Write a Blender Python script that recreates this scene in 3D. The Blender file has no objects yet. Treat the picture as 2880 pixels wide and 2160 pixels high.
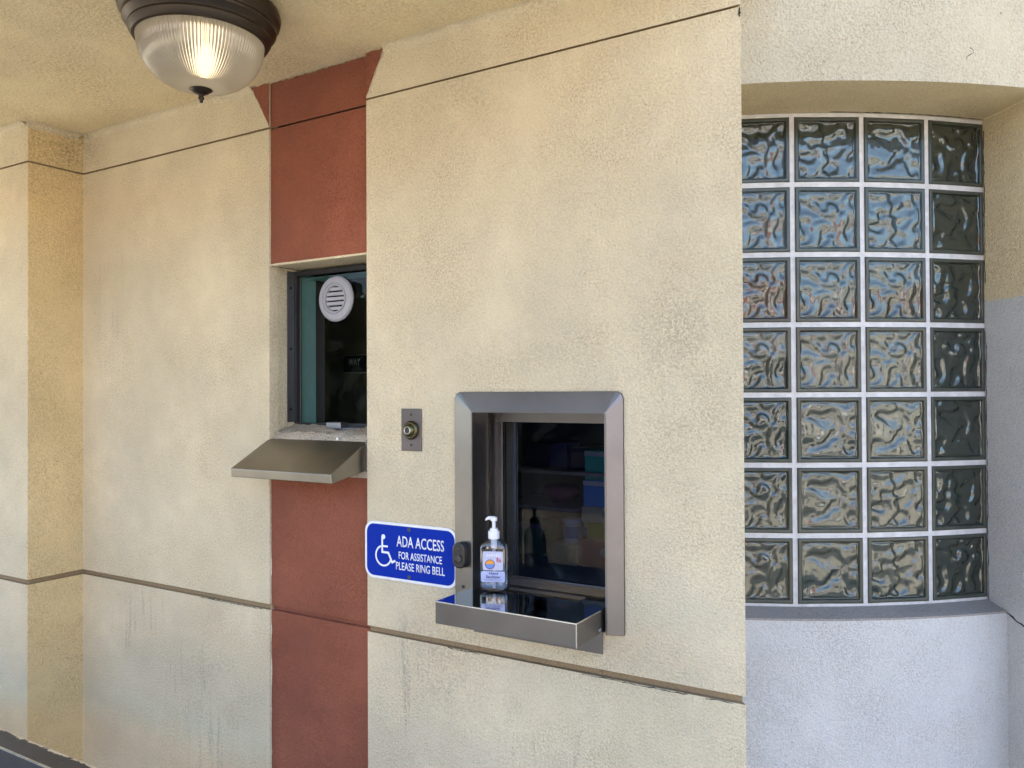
import bpy, bmesh, math, random
from mathutils import Vector, Matrix, noise
random.seed(7)
C = bpy.context.scene.collection
scene = bpy.context.scene
R = math.radians

# ------------------------------------------------------------------ camera
cam_d = bpy.data.cameras.new("camera"); cam = bpy.data.objects.new("camera", cam_d); C.objects.link(cam)
yaw, pitch, roll = .5454806, .0106291, -.0047286
f = Vector((-math.sin(yaw)*math.cos(pitch), math.cos(yaw)*math.cos(pitch), math.sin(pitch)))
r = Vector((math.cos(yaw), math.sin(yaw), 0)); u = r.cross(f)
r2 = r*math.cos(roll) + u*math.sin(roll); u2 = -r*math.sin(roll) + u*math.cos(roll)
cam.matrix_world = Matrix(((r2.x, u2.x, -f.x, 0), (r2.y, u2.y, -f.y, -1.74), (r2.z, u2.z, -f.z, 0), (0, 0, 0, 1)))
cam_d.sensor_width = 36; cam_d.lens = 28.465; cam_d.clip_start = .02; cam_d.clip_end = 800
scene.camera = cam
GZ = -1.45                                      # ground level: the camera is at z = 0

# ------------------------------------------------------------------ sky, sun, exposure
SUN_EL, SUN_AZ = R(50), R(-27)                  # behind the building, a little to the left
w = bpy.data.worlds.new("World"); scene.world = w; w.use_nodes = True
nt = w.node_tree
sky = nt.nodes.new("ShaderNodeTexSky"); sky.sky_type = 'NISHITA'; sky.sun_disc = False
sky.sun_elevation = SUN_EL; sky.sun_rotation = SUN_AZ
nt.links.new(sky.outputs[0], nt.nodes["Background"].inputs[0]); nt.nodes["Background"].inputs[1].default_value = .145
sd = bpy.data.lights.new("sun", 'SUN'); sd.energy = 4.2; sd.angle = R(.5); sd.color = (1, .95, .86)
so = bpy.data.objects.new("sun", sd); C.objects.link(so)
sdir = Vector((math.sin(SUN_AZ)*math.cos(SUN_EL), math.cos(SUN_AZ)*math.cos(SUN_EL), math.sin(SUN_EL)))
so.rotation_euler = sdir.to_track_quat('Z', 'Y').to_euler(); so.location = (0, 0, 30)
scene.view_settings.view_transform = 'Standard'; scene.view_settings.look = 'None'
scene.view_settings.gamma = 1; scene.view_settings.exposure = 2.55
scene.render.engine = 'CYCLES'
cy = scene.cycles
cy.use_denoising = True; cy.max_bounces = 10; cy.diffuse_bounces = 5; cy.glossy_bounces = 5
cy.transparent_max_bounces = 12; cy.transmission_bounces = 8
cy.caustics_reflective = False; cy.caustics_refractive = False; cy.sample_clamp_indirect = 6

# ------------------------------------------------------------------ node helpers
def mat(name):
    m = bpy.data.materials.new(name); m.use_nodes = True
    return m, m.node_tree, m.node_tree.nodes["Principled BSDF"]
def N(nt, t, **kw):
    n = nt.nodes.new(t)
    for k, v in kw.items():
        if k.startswith('i_'):
            n.inputs[k[2:].replace('_', ' ')].default_value = v
        else: setattr(n, k, v)
    return n
def L(nt, a, b): nt.links.new(a, b)
def col4(c): return (c[0], c[1], c[2], 1)
def noise_n(nt, vec, scale, detail=3, rough=.55):
    n = N(nt, "ShaderNodeTexNoise"); n.inputs['Scale'].default_value = scale
    n.inputs['Detail'].default_value = detail; n.inputs['Roughness'].default_value = rough
    if vec: L(nt, vec, n.inputs['Vector'])
    return n.outputs['Fac']
def rng(nt, val, a, b, c, d):
    n = N(nt, "ShaderNodeMapRange"); n.inputs['From Min'].default_value = a; n.inputs['From Max'].default_value = b
    n.inputs['To Min'].default_value = c; n.inputs['To Max'].default_value = d
    L(nt, val, n.inputs['Value']); return n.outputs[0]
def mth(nt, op, a, b=None):
    n = N(nt, "ShaderNodeMath", operation=op)
    for i, v in enumerate((a, b)):
        if v is None: continue
        if isinstance(v, (int, float)): n.inputs[i].default_value = v
        else: L(nt, v, n.inputs[i])
    return n.outputs[0]
def mixc(nt, fac, a, b, mode='MIX'):
    n = N(nt, "ShaderNodeMix", data_type='RGBA', blend_type=mode)
    for i, v in ((0, fac), (6, a), (7, b)):
        if isinstance(v, (int, float)): n.inputs[i].default_value = v
        elif isinstance(v, tuple): n.inputs[i].default_value = col4(v)
        else: L(nt, v, n.inputs[i])
    return n.outputs[2]
def wpos(nt): return N(nt, "ShaderNodeNewGeometry").outputs['Position']
def mapped(nt, vec, sc, loc=(0, 0, 0)):
    n = N(nt, "ShaderNodeMapping"); n.inputs['Scale'].default_value = sc; n.inputs['Location'].default_value = loc
    L(nt, vec, n.inputs['Vector']); return n.outputs[0]
def bump(nt, h, strength, dist, bsdf, prev=None):
    n = N(nt, "ShaderNodeBump"); n.inputs['Strength'].default_value = strength; n.inputs['Distance'].default_value = dist
    L(nt, h, n.inputs['Height'])
    if prev: L(nt, prev, n.inputs['Normal'])
    if bsdf: L(nt, n.outputs[0], bsdf.inputs['Normal'])
    return n.outputs[0]
def blob(nt, p, c, s):
    """0..1 falloff round a point of the wall, s = half sizes"""
    v = mapped(nt, p, (1/s[0], 1/s[1], 1/s[2]), (-c[0]/s[0], -c[1]/s[1], -c[2]/s[2]))
    g = N(nt, "ShaderNodeTexGradient", gradient_type='SPHERICAL'); L(nt, v, g.inputs[0]); return g.outputs['Fac']

def stucco(name, base, grain=.6, pits=.5, stains=(), scuff=False, blotch=.12, gscale=190):
    m, nt, b = mat(name); p = wpos(nt)
    n1 = noise_n(nt, p, 1.7, 6, .62); n2 = noise_n(nt, p, 7, 5, .65); n3 = noise_n(nt, p, gscale, 4, .6)
    d = tuple(x*(1-blotch*1.5) for x in base); l = tuple(min(1, x*(1+blotch*.6)) for x in base)
    c = mixc(nt, rng(nt, n1, .32, .68, 0, 1), d, l)
    c = mixc(nt, rng(nt, n2, .45, .75, 0, .35), c, tuple(x*y for x, y in zip(base, (.86, .82, .74))))
    gm = rng(nt, noise_n(nt, p, 4.3, 5, .65), .34, .66, .25, 1.15)
    c = mixc(nt, mth(nt, 'MULTIPLY', rng(nt, mth(nt, 'ADD', mth(nt, 'MULTIPLY', n3, .6), mth(nt, 'MULTIPLY', noise_n(nt, p, gscale*2.1, 2), .4)), .37, .57, .85, 0), gm), c, (base[0]*.55, base[1]*.5, base[2]*.45))
    gs = mth(nt, 'MULTIPLY', rng(nt, noise_n(nt, p, 2.9, 6, .65), .48, .66, 0, 1), rng(nt, noise_n(nt, p, 24, 4, .7), .35, .65, .35, 1))
    gv = (base[0]*.70, base[1]*.72, base[2]*.78)
    c = mixc(nt, mth(nt, 'MULTIPLY', gs, blotch*3.0), c, gv)
    vor = N(nt, "ShaderNodeTexVoronoi"); vor.inputs['Scale'].default_value = 95; L(nt, p, vor.inputs['Vector'])
    rare = rng(nt, noise_n(nt, p, 45, 2), .52, .66, 0, 1)
    pit = mth(nt, 'MULTIPLY', rng(nt, vor.outputs['Distance'], .12, .3, 1, 0), rare)
    pitm = mth(nt, 'MULTIPLY', pit, rng(nt, noise_n(nt, p, 3.1, 4), .4, .66, .12*pits, pits))
    c = mixc(nt, pitm, c, tuple(x*.22 for x in base))
    for (cc, ss, k, hue) in stains:              # grime patches that belong to the wall, made of dark pores
        e = mth(nt, 'MULTIPLY', blob(nt, p, cc, ss), rng(nt, noise_n(nt, p, 120, 4, .7), .44, .6, 0, 1))
        e = mth(nt, 'MULTIPLY', e, rng(nt, noise_n(nt, p, 9, 4), .35, .6, .15, 1))
        c = mixc(nt, mth(nt, 'MULTIPLY', e, k), c, hue)
    if scuff:
        st = noise_n(nt, mapped(nt, p, (46, 46, 3.0)), 1.0, 5, .7)
        st = mth(nt, 'MULTIPLY', rng(nt, st, .54, .66, 0, 1), rng(nt, noise_n(nt, p, 130, 3), .42, .58, 0, 1))
        for (cc, ss, k) in (((-2.56, 0, -.80), (.20, .3, .15), 2.2), ((-2.36, 0, -.92), (.22, .3, .12), 1.5), ((-2.15, 0, -1.1), (.3, .3, .2), 1.0),
                            ((-1.40, -.01, -.76), (.12, .3, .2), 1.6), ((-.95, -.01, -.85), (.4, .3, .12), .8), ((-2.75, 0, .3), (.12, .3, .5), .5)):
            c = mixc(nt, mth(nt, 'MINIMUM', mth(nt, 'MULTIPLY', mth(nt, 'MULTIPLY', blob(nt, p, cc, ss), st), k), .4), c, (.24, .22, .19))
    L(nt, c, b.inputs['Base Color']); b.inputs['Roughness'].default_value = .9
    b.inputs['Specular IOR Level'].default_value = .25
    h = mth(nt, 'ADD', mth(nt, 'MULTIPLY', n3, 1.0), mth(nt, 'MULTIPLY', noise_n(nt, p, 85, 4, .6), .55))
    h = mth(nt, 'SUBTRACT', h, mth(nt, 'MULTIPLY', pit, .55*pits))
    bump(nt, h, grain, .009, b)
    return m

def metal(name, c, rough=.28, brush=None, aniso=.0, var=.16, scale=60):
    m, nt, b = mat(name); b.inputs['Metallic'].default_value = 1
    tc = N(nt, "ShaderNodeTexCoord").outputs['Object']
    n = noise_n(nt, tc, 5, 4)
    L(nt, mixc(nt, rng(nt, n, .3, .7, 0, 1), tuple(x*(1-var) for x in c), tuple(min(1, x*(1+var)) for x in c)), b.inputs['Base Color'])
    L(nt, rng(nt, noise_n(nt, tc, 9, 5), .3, .7, rough*.8, rough*1.3), b.inputs['Roughness'])
    if brush:
        s = noise_n(nt, mapped(nt, tc, brush), 1, 2, .5)
        L(nt, rng(nt, s, .3, .7, rough*.94, rough*1.08), b.inputs['Roughness'])
    return m
def plain(name, c, rough=.5, spec=.5, var=.06, scale=30, bmp=0, metallic=0):
    m, nt, b = mat(name)
    tc = N(nt, "ShaderNodeTexCoord").outputs['Object']; n = noise_n(nt, tc, scale, 4)
    L(nt, mixc(nt, rng(nt, n, .3, .7, 0, 1), tuple(x*(1-var) for x in c), tuple(min(1, x*(1+var)) for x in c)), b.inputs['Base Color'])
    b.inputs['Roughness'].default_value = rough; b.inputs['Specular IOR Level'].default_value = spec
    b.inputs['Metallic'].default_value = metallic
    if bmp: bump(nt, noise_n(nt, tc, scale*3, 4), bmp, .002, b)
    return m
def pane_glass(name, tint=(.82, .9, .88), ior=1.5):
    m, nt, b = mat(name); nt.nodes.remove(b); out = nt.nodes["Material Output"]
    t = N(nt, "ShaderNodeBsdfTransparent"); t.inputs[0].default_value = col4(tint)
    g = N(nt, "ShaderNodeBsdfGlossy"); g.inputs['Roughness'].default_value = .01
    fr = N(nt, "ShaderNodeFresnel"); fr.inputs[0].default_value = ior
    k = mth(nt, 'ADD', fr.outputs[0], rng(nt, noise_n(nt, wpos(nt), 14, 5, .7), .5, .8, 0, .02))
    mx = N(nt, "ShaderNodeMixShader"); L(nt, k, mx.inputs[0]); L(nt, t.outputs[0], mx.inputs[1]); L(nt, g.outputs[0], mx.inputs[2])
    L(nt, mx.outputs[0], out.inputs[0]); return m

CREAM = (.80, .70, .495)
M = {}
M['stucco'] = stucco("cream_stucco", CREAM, grain=.75, pits=.35, scuff=True, stains=[
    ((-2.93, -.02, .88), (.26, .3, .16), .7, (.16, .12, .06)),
    ((-.62, 0, .02), (.18, .3, .42), .42, (.24, .22, .17)),
    ((-.9, 0, .12), (.5, .3, .12), .35, (.3, .27, .2)),
    ((-1.25, 0, .76), (.35, .3, .09), .4, (.22, .18, .1)),
    ((-2.2, 0, -.95), (.3, .3, .3), .5, (.2, .19, .17)),
    ((-1.25, 0, -.72), (.3, .3, .2), .45, (.25, .2, .14))])
M['warm_return'] = stucco("warm_lit_return_stucco", (.86, .68, .38), grain=.9, pits=.5, stains=[((-2.93, -.05, .88), (.26, .3, .16), .7, (.16, .12, .06))])  # warm light on the pier's side is painted in as a yellower tone
M['turret'] = stucco("pitted_cream_stucco", (.65, .575, .42), grain=.8, pits=.75, blotch=.07, gscale=170)
M['repaint'] = stucco("grey_repaint_stucco", (.635, .63, .61), grain=.6, pits=.55, blotch=.07, gscale=230, stains=[((-.45, .2, -.75), (.3, .6, .3), .5, (.3, .28, .28)), ((-.2, .2, -1.1), (.5, .6, .25), .35, (.32, .3, .3))])
M['bay_reveal'] = stucco("bounce_warmed_reveal", (.74, .62, .39), grain=.5, pits=.4, blotch=.08)  # yellower than the bay wall: warm ground bounce put into the colour
M['soffit'] = stucco("canopy_stucco", (.86, .73, .47), grain=.5, pits=.15, gscale=120)
M['red'] = stucco("red_stucco", (.325, .112, .066), grain=.6, pits=.35, blotch=.26)
M['cement'] = stucco("bare_cement", (.36, .33, .30), grain=.5, pits=.3)
M['groove'] = stucco("shaded_dirty_groove", (.34, .25, .145), grain=.25, pits=.3)  # darker brown holds both the groove's shade and its dirt
M['raw'] = stucco("broken_plaster", (.64, .57, .46), grain=1.0, pits=.6, blotch=.25)
M['steel'] = metal("stainless_steel", (.195, .188, .185), .36, (400, 400, 6))
M['steel_h'] = metal("stainless_steel_brushed_across", (.185, .175, .17), .38, (6, 400, 400))
M['steel_dark'] = metal("dull_steel", (.2, .19, .195), .34, (6, 400, 400))
M['mirror_steel'] = metal("polished_steel", (.55, .55, .56), .055, None)
M['bronze'] = metal("dark_bronze_metal", (.055, .045, .037), .42)
M['plate_brown'] = metal("brown_plate_metal", (.17, .145, .14), .4)
M['black_plastic'] = plain("black_plastic", (.012, .012, .014), .28)
M['white_plastic'] = plain("white_plastic", (.8, .8, .82), .35)
M['sign_blue'] = plain("sign_blue", (.0, .024, .33), .5, spec=.12, var=.05)
M['sign_white'] = plain("sign_white", (.78, .80, .84), .4)
M['black'] = plain("black_void", (.004, .004, .004), .8)
M['grey_frame'] = metal("grey_aluminium", (.30, .30, .32), .45)
M['dark_frame'] = plain("dark_gasket", (.02, .022, .025), .5)
M['teal'] = plain("teal_paint", (.30, .56, .53), .5)
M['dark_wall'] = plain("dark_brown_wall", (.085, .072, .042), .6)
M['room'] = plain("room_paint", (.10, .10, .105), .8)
M['lilac'] = plain("grey_plastic_ring", (.40, .395, .43), .4)
M['glass'] = pane_glass("window_glass", (.86, .92, .91), 1.25)
M['glass2'] = pane_glass("service_glass", (.42, .48, .60), 1.21)
M['mortar'] = plain("white_mortar", (.56, .54, .52), .85, var=.14, bmp=.6, scale=40)

def glass_block_mat():
    m, nt, b = mat("glass_block_glass")
    b.inputs['Base Color'].default_value = (.042, .048, .039, 1)
    b.inputs['Roughness'].default_value = .06; b.inputs['IOR'].default_value = 1.8
    return m
M['block'] = glass_block_mat()
M['block_rim'] = plain('glass_block_rim', (.055, .06, .047), .16, spec=.35, scale=12, var=.3)
M['block_face'] = pane_glass('glass_block_face', (.93, .95, .93), 1.22)

# ------------------------------------------------------------------ object helpers
def obj(name, bm, material, parent=None, smooth=False, bevel=0, loc=None):
    me = bpy.data.meshes.new(name)
    bmesh.ops.recalc_face_normals(bm, faces=bm.faces)
    bm.to_mesh(me); bm.free()
    for k in (material if isinstance(material, (list, tuple)) else [material]): me.materials.append(k)
    if smooth:
        me.polygons.foreach_set('use_smooth', [True]*len(me.polygons))
    o = bpy.data.objects.new(name, me); C.objects.link(o)
    if parent: o.parent = parent
    if loc: o.location = loc
    if bevel:
        bv = o.modifiers.new("bevel", 'BEVEL'); bv.width = bevel; bv.segments = 2; bv.limit_method = 'ANGLE'; bv.angle_limit = R(35)
    return o
def tag(o, label, cat, group=None):
    o['label'] = label; o['category'] = cat
    if group: o['group'] = group
    return o
def thing(name, label, cat, loc=(0, 0, 0), rotz=0, group=None):
    o = bpy.data.objects.new(name, None); C.objects.link(o); o.location = loc; o.rotation_euler = (0, 0, rotz)
    o.empty_display_size = .05
    return tag(o, label, cat, group)
def struct(o): o['kind'] = 'structure'; return o
def auto_smooth(o, ang=40):
    me = o.data
    me.polygons.foreach_set('use_smooth', [True]*len(me.polygons))
    bm = bmesh.new(); bm.from_mesh(me)
    for e in bm.edges:
        if len(e.link_faces) == 2 and e.calc_face_angle(0) > R(ang): e.smooth = False
    bm.to_mesh(me); bm.free(); return o
def box(bm, x0, x1, y0, y1, z0, z1, mi=0):
    v = [bm.verts.new(p) for p in ((x0, y0, z0), (x1, y0, z0), (x1, y1, z0), (x0, y1, z0), (x0, y0, z1), (x1, y0, z1), (x1, y1, z1), (x0, y1, z1))]
    for q in ((3, 2, 1, 0), (4, 5, 6, 7), (0, 1, 5, 4), (1, 2, 6, 5), (2, 3, 7, 6), (3, 0, 4, 7)):
        bm.faces.new([v[i] for i in q]).material_index = mi
def quad(bm, *p, mi=0):
    fc = bm.faces.new([bm.verts.new(q) for q in p]); fc.material_index = mi; return fc
def prism_xz(bm, pts, y0, y1, mi=0):            # polygon in the x,z plane, extruded along y
    a = [bm.verts.new((x, y0, z)) for x, z in pts]; b = [bm.verts.new((x, y1, z)) for x, z in pts]
    n = len(pts)
    bm.faces.new(a).material_index = mi; bm.faces.new(b[::-1]).material_index = mi
    for i in range(n):
        bm.faces.new((a[i], b[i], b[(i+1) % n], a[(i+1) % n])).material_index = mi
def prism_xy(bm, pts, z0, z1, mi=0):
    a = [bm.verts.new((x, y, z0)) for x, y in pts]; b = [bm.verts.new((x, y, z1)) for x, y in pts]
    n = len(pts)
    bm.faces.new(a[::-1]).material_index = mi; bm.faces.new(b).material_index = mi
    for i in range(n): bm.faces.new((a[i], a[(i+1) % n], b[(i+1) % n], b[i])).material_index = mi
def lathe(bm, prof, seg=64, c=(0, 0, 0), rib=None, axis='Z'):
    rings = []
    for rr, z in prof:
        ring = []
        for i in range(seg):
            a = 2*math.pi*i/seg; k = rr*(1+(rib(i) if rib else 0))
            p = (k*math.cos(a), k*math.sin(a), z) if axis == 'Z' else (k*math.cos(a), -z, k*math.sin(a))
            ring.append(bm.verts.new((c[0]+p[0], c[1]+p[1], c[2]+p[2])))
        rings.append(ring)
    for a, b in zip(rings, rings[1:]):
        for i in range(seg): bm.faces.new((a[i], a[(i+1) % seg], b[(i+1) % seg], b[i]))
    return rings
def rrect(x0, x1, z0, z1, rad, n=8):
    pts = []
    for cx, cz, a0 in ((x1-rad, z1-rad, 0), (x0+rad, z1-rad, 90), (x0+rad, z0+rad, 180), (x1-rad, z0+rad, 270)):
        for i in range(n+1):
            a = R(a0+90*i/n); pts.append((cx+rad*math.cos(a), cz+rad*math.sin(a)))
    return pts
def text_bm(s, x0, x1, z0, z1, y, thick=.0006, offset=.012, fit=True, curve=None):
    """lettering in the x,z plane facing -y, fitted to a rectangle"""
    cu = bpy.data.curves.new("lettering", 'FONT'); cu.body = s; cu.size = 1; cu.offset = offset; cu.resolution_u = 3
    to = bpy.data.objects.new("lettering", cu); C.objects.link(to)
    dg = bpy.context.evaluated_depsgraph_get(); dg.update()
    me = bpy.data.meshes.new_from_object(to.evaluated_get(dg))
    bpy.data.objects.remove(to); bpy.data.curves.remove(cu)
    xs = [v.co.x for v in me.vertices]; ys = [v.co.y for v in me.vertices]
    a, b, c, d = min(xs), max(xs), min(ys), max(ys)
    for v in me.vertices:
        X = x0+(v.co.x-a)/(b-a)*(x1-x0); Z = z0+(v.co.y-c)/(d-c)*(z1-z0)
        v.co = (X, y, Z)
    bm = bmesh.new(); bm.from_mesh(me); bpy.data.meshes.remove(me)
    ex = bmesh.ops.extrude_face_region(bm, geom=bm.faces[:])
    for v in ex['geom']:
        if isinstance(v, bmesh.types.BMVert): v.co.y -= thick
    return bm
def merge(bm): bmesh.ops.remove_doubles(bm, verts=bm.verts, dist=1e-5)

# ------------------------------------------------------------------ ground
def pale_ground():
    m, nt, b = mat("beige_concrete"); p = wpos(nt)
    c = mixc(nt, rng(nt, noise_n(nt, p, .35, 6, .6), .3, .7, 0, 1), (.42, .36, .26), (.54, .465, .35))  # pale warm concrete tone, chosen so the ground bounces warm light upward
    c = mixc(nt, rng(nt, noise_n(nt, p, 90, 3), .4, .65, 0, .4), c, (.1, .1, .1))
    L(nt, c, b.inputs['Base Color']); b.inputs['Roughness'].default_value = .9
    bump(nt, noise_n(nt, p, 120, 3), .5, .006, b); return m
bm = bmesh.new(); quad(bm, (-300, -300, GZ), (300, -300, GZ), (300, 300, GZ), (-300, 300, GZ))
struct(obj('ground', bm, pale_ground()))
bm = bmesh.new(); quad(bm, (-60, -15.5, GZ+.004), (60, -15.5, GZ+.004), (60, -6.8, GZ+.004), (-60, -6.8, GZ+.004))
struct(obj('road', bm, plain('road_asphalt', (.07, .07, .072), .85, scale=8, var=.2)))

# ------------------------------------------------------------------ the building
bld = thing('stucco_building', 'cream stucco building with a red painted strip, scored grooves and a curved corner bay', 'building', (0, 0, GZ))
bld.location = (0, 0, 0)
CEIL, TOP = .96, 2.2
def sweep(rows, pts, skip=None, mi_groove=1, seg_mi=None):
    """rows = [(z0, z1, inset)] from below; pts(inset) -> plan polyline"""
    bm = bmesh.new(); prev = None
    for k, (z0, z1, d) in enumerate(rows):
        P = pts(d)
        for i in range(len(P)-1):
            if skip and skip(i, z0, z1): continue
            quad(bm, (*P[i], z0), (*P[i+1], z0), (*P[i+1], z1), (*P[i], z1), mi=mi_groove if d > 0 else (seg_mi or {}).get(i, 0))
        if prev and prev[1] != d:
            Q = pts(prev[1])
            for i in range(len(P)-1): quad(bm, (*Q[i], z0), (*Q[i+1], z0), (*P[i+1], z0), (*P[i], z0), mi=mi_groove)
        prev = (z1, d)
    merge(bm); return bm
def rows_with(gl0, gl1, gu0, gu1, extra=()):
    z = [GZ, gl0, gl1, gu0, gu1, TOP]
    out = []
    for i in range(5):
        d = .012 if i == 1 else (.009 if i == 3 else 0)
        cuts = [z[i]]+[e for e in extra if z[i] < e < z[i+1]]+[z[i+1]]
        out += [(a, b, d) for a, b in zip(cuts, cuts[1:])]
    return out
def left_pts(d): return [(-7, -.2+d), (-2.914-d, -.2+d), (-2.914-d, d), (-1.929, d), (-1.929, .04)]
wl = obj('wall', sweep(rows_with(-.662, -.646, .8165, .8215), left_pts, seg_mi={1: 2}), [M['stucco'], M['groove'], M['warm_return']], bld, bevel=.004)
HX0, HX1, HZ0, HZ1 = -1.195, -.775, -.56, -.02    # hole behind the service window
def right_pts(d): return [(-1.526, .04), (-1.526, -.01+d), (HX0, -.01+d), (HX1, -.01+d), (-.473-d*.9, -.01+d), (-.76, .38)]
bm = sweep(rows_with(-.665, -.648, .8245, .8295, (HZ0, HZ1)), right_pts, lambda i, a, b: i == 2 and a >= HZ0-1e-6 and b <= HZ1+1e-6)
for a, b in (((HX0, HZ0), (HX1, HZ0)), ((HX1, HZ0), (HX1, HZ1)), ((HX1, HZ1), (HX0, HZ1)), ((HX0, HZ1), (HX0, HZ0))):
    quad(bm, (a[0], -.01, a[1]), (b[0], -.01, b[1]), (b[0], .26, b[1]), (a[0], .26, a[1]))
merge(bm)
obj('wall', bm, [M['stucco'], M['groove']], bld, bevel=.005)

# red painted strip, with ragged paint edges, and the flared head painted on the cream on either side
def ragged(p, q, n, amp):
    out = []
    for i in range(1, n):
        t = i/n
        out.append((p[0]+(q[0]-p[0])*t+random.uniform(-amp, amp)*.6, p[1]+(q[1]-p[1])*t+random.uniform(-amp, amp)))
    return out
RX0, RX1, RY = -1.929, -1.526, .008
bm = bmesh.new()
WZ0, WZ1 = -.148, .394
def face_xz(bm, pts, y, mi=0):
    fc = bm.faces.new([bm.verts.new((x, y, z)) for x, z in pts]); fc.material_index = mi
# below the window
quad(bm, (RX0, RY, GZ), (RX1, RY, GZ), (RX1, RY, -.664), (RX0, RY, -.664))
quad(bm, (RX0, RY+.012, -.664), (RX1, RY+.012, -.664), (RX1, RY+.012, -.648), (RX0, RY+.012, -.648))
quad(bm, (RX0, RY, -.664), (RX1, RY, -.664), (RX1, RY+.012, -.664), (RX0, RY+.012, -.664))
quad(bm, (RX0, RY, -.648), (RX1, RY, -.648), (RX1, RY+.012, -.648), (RX0, RY+.012, -.648))
quad(bm, (RX0, RY, -.648), (RX1, RY, -.648), (RX1, RY, -.235), (RX0, RY, -.235))
obj('red_strip', bm, M['red'], bld); bm = bmesh.new()
# above the window
face_xz(bm, [(RX0, .398)]+ragged((RX0, .398), (RX1, .398), 40, .0022)+[(RX1, .398), (RX1, .8155), (RX0, .8155)], RY)
quad(bm, (RX0, RY+.007, .8155), (RX1, RY+.007, .8155), (RX1, RY+.007, .8195), (RX0, RY+.007, .8195))
face_xz(bm, [(RX0+.002, .8195), (RX1-.002, .8195), (RX1-.002, .957)]+ragged((RX1-.002, .957), (RX0+.002, .957), 46, .0025)+[(RX0+.002, .957)], RY-.002)
obj('red_strip', bm, M['red'], bld)
bm = bmesh.new()
face_xz(bm, [(-1.9245, .822), (-1.9245, .957)]+ragged((-1.9245, .957), (-2.003, .957), 10, .002)+[(-2.003, .957)]+ragged((-2.003, .957), (-1.9245, .822), 16, .0018), -.0025)
obj('red_paint', bm, M['red'], bld)
bm = bmesh.new()
face_xz(bm, [(-1.5245, .833), (-1.5245, .957)]+ragged((-1.5245, .957), (-1.461, .957), 8, .002)+[(-1.461, .957)]+ragged((-1.461, .957), (-1.5245, .833), 14, .0018), -.0125)
obj('red_paint', bm, M['red'], bld)
def chips(name, x, z0, z1, y, side, m):
    bm = bmesh.new(); n = int((z1-z0)/.004); pts = [(x, z1), (x, z0)]
    for i in range(n+1):
        z = z0+(z1-z0)*i/n
        k = max(0, noise.noise(Vector((x*9, z*17, 2)))+.05)*.0052+max(0, noise.noise(Vector((x*5, z*70, 7))))*.0024
        pts.append((x+side*(.0003+k), z))
    bm.faces.new([bm.verts.new((a, y, b)) for a, b in pts])
    return obj(name, bm, m, bld)
chip_m = plain('chipped_plaster', (.74, .68, .58), .9, bmp=.3, scale=60)
chips('chipped_edge', RX1, -1.3, -.25, RY-.0012, -1, chip_m); chips('chipped_edge', RX1, .41, .81, RY-.0012, -1, chip_m); chips('chipped_edge', RX0, -1.3, -.25, RY-.0012, 1, chip_m)
# cream reveals of the small window: lintel, jambs, and the broken sill
bm = bmesh.new()
LZ = .3955
quad(bm, (RX0, RY-.001, .394), (RX1, RY-.001, .394), (RX1, RY-.001, .40), (RX0, RY-.001, .40))
quad(bm, (RX0, RY, LZ), (RX1+.01, RY, LZ), (RX1+.01, .14, LZ), (RX0, .14, LZ))
quad(bm, (RX0-.004, .0, -.235), (RX0-.004, .0, LZ), (RX0-.008, .14, LZ), (RX0-.008, .14, -.235))
quad(bm, (RX1, .0, -.235), (RX1, .0, LZ), (RX1, .14, LZ), (RX1, .14, -.235))
obj('window_reveal', bm, M['stucco'], bld)
bm = bmesh.new(); nx, ny = 60, 16
vg = []
for j in range(ny+1):
    row = []
    for i in range(nx+1):
        x = RX0-.004+(RX1-RX0+.004)*i/nx; t = j/ny; y = RY-.004+.135*t
        z = -.152+.030*min(1, t*9)+.026*min(1, t*1.2)
        n = noise.fractal(Vector((x*22, y*22, 3)), .8, 2, 4)
        z += (.0085*n+.004*noise.noise(Vector((x*70, y*70, 1))))*math.sin(math.pi*min(1, t*.85+.14)); y += .006*noise.noise(Vector((x*30, 2, t*9)))*(1-t)
        if 0.44 < i/nx < .74 and t > .42: z -= .018*min(1, (t-.42)*6)*min(1, (i/nx-.44)*14, (.74-i/nx)*14)
        y += .004*noise.noise(Vector((x*40, z*40, 9)))
        row.append(bm.verts.new((x, y, z)))
    vg.append(row)
for j in range(ny):
    for i in range(nx): bm.faces.new((vg[j][i], vg[j][i+1], vg[j+1][i+1], vg[j+1][i]))
lowr = [bm.verts.new((v.co.x, RY-.006, -.24)) for v in vg[0]]
for i in range(nx): bm.faces.new((lowr[i], lowr[i+1], vg[0][i+1], vg[0][i]))
obj('window_sill', bm, M['raw'], bld, smooth=True)
# wall core between the windows, roof, canopy
bm = bmesh.new()
box(bm, -7, 2.5, 0.3, 7, 2.0, 2.2)
obj('sun_block_roof', bm, M['soffit'], bld)  # unseen slab over the rooms, added to block the sun
bm = bmesh.new()
nxs = [-7, -.42]
prism_xy(bm, [(-7, -1.9), (-.42, -1.9), (-.42, .12), (-7, .12)], CEIL, CEIL+.42)
obj('canopy', bm, M['soffit'], bld, bevel=.01)
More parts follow.
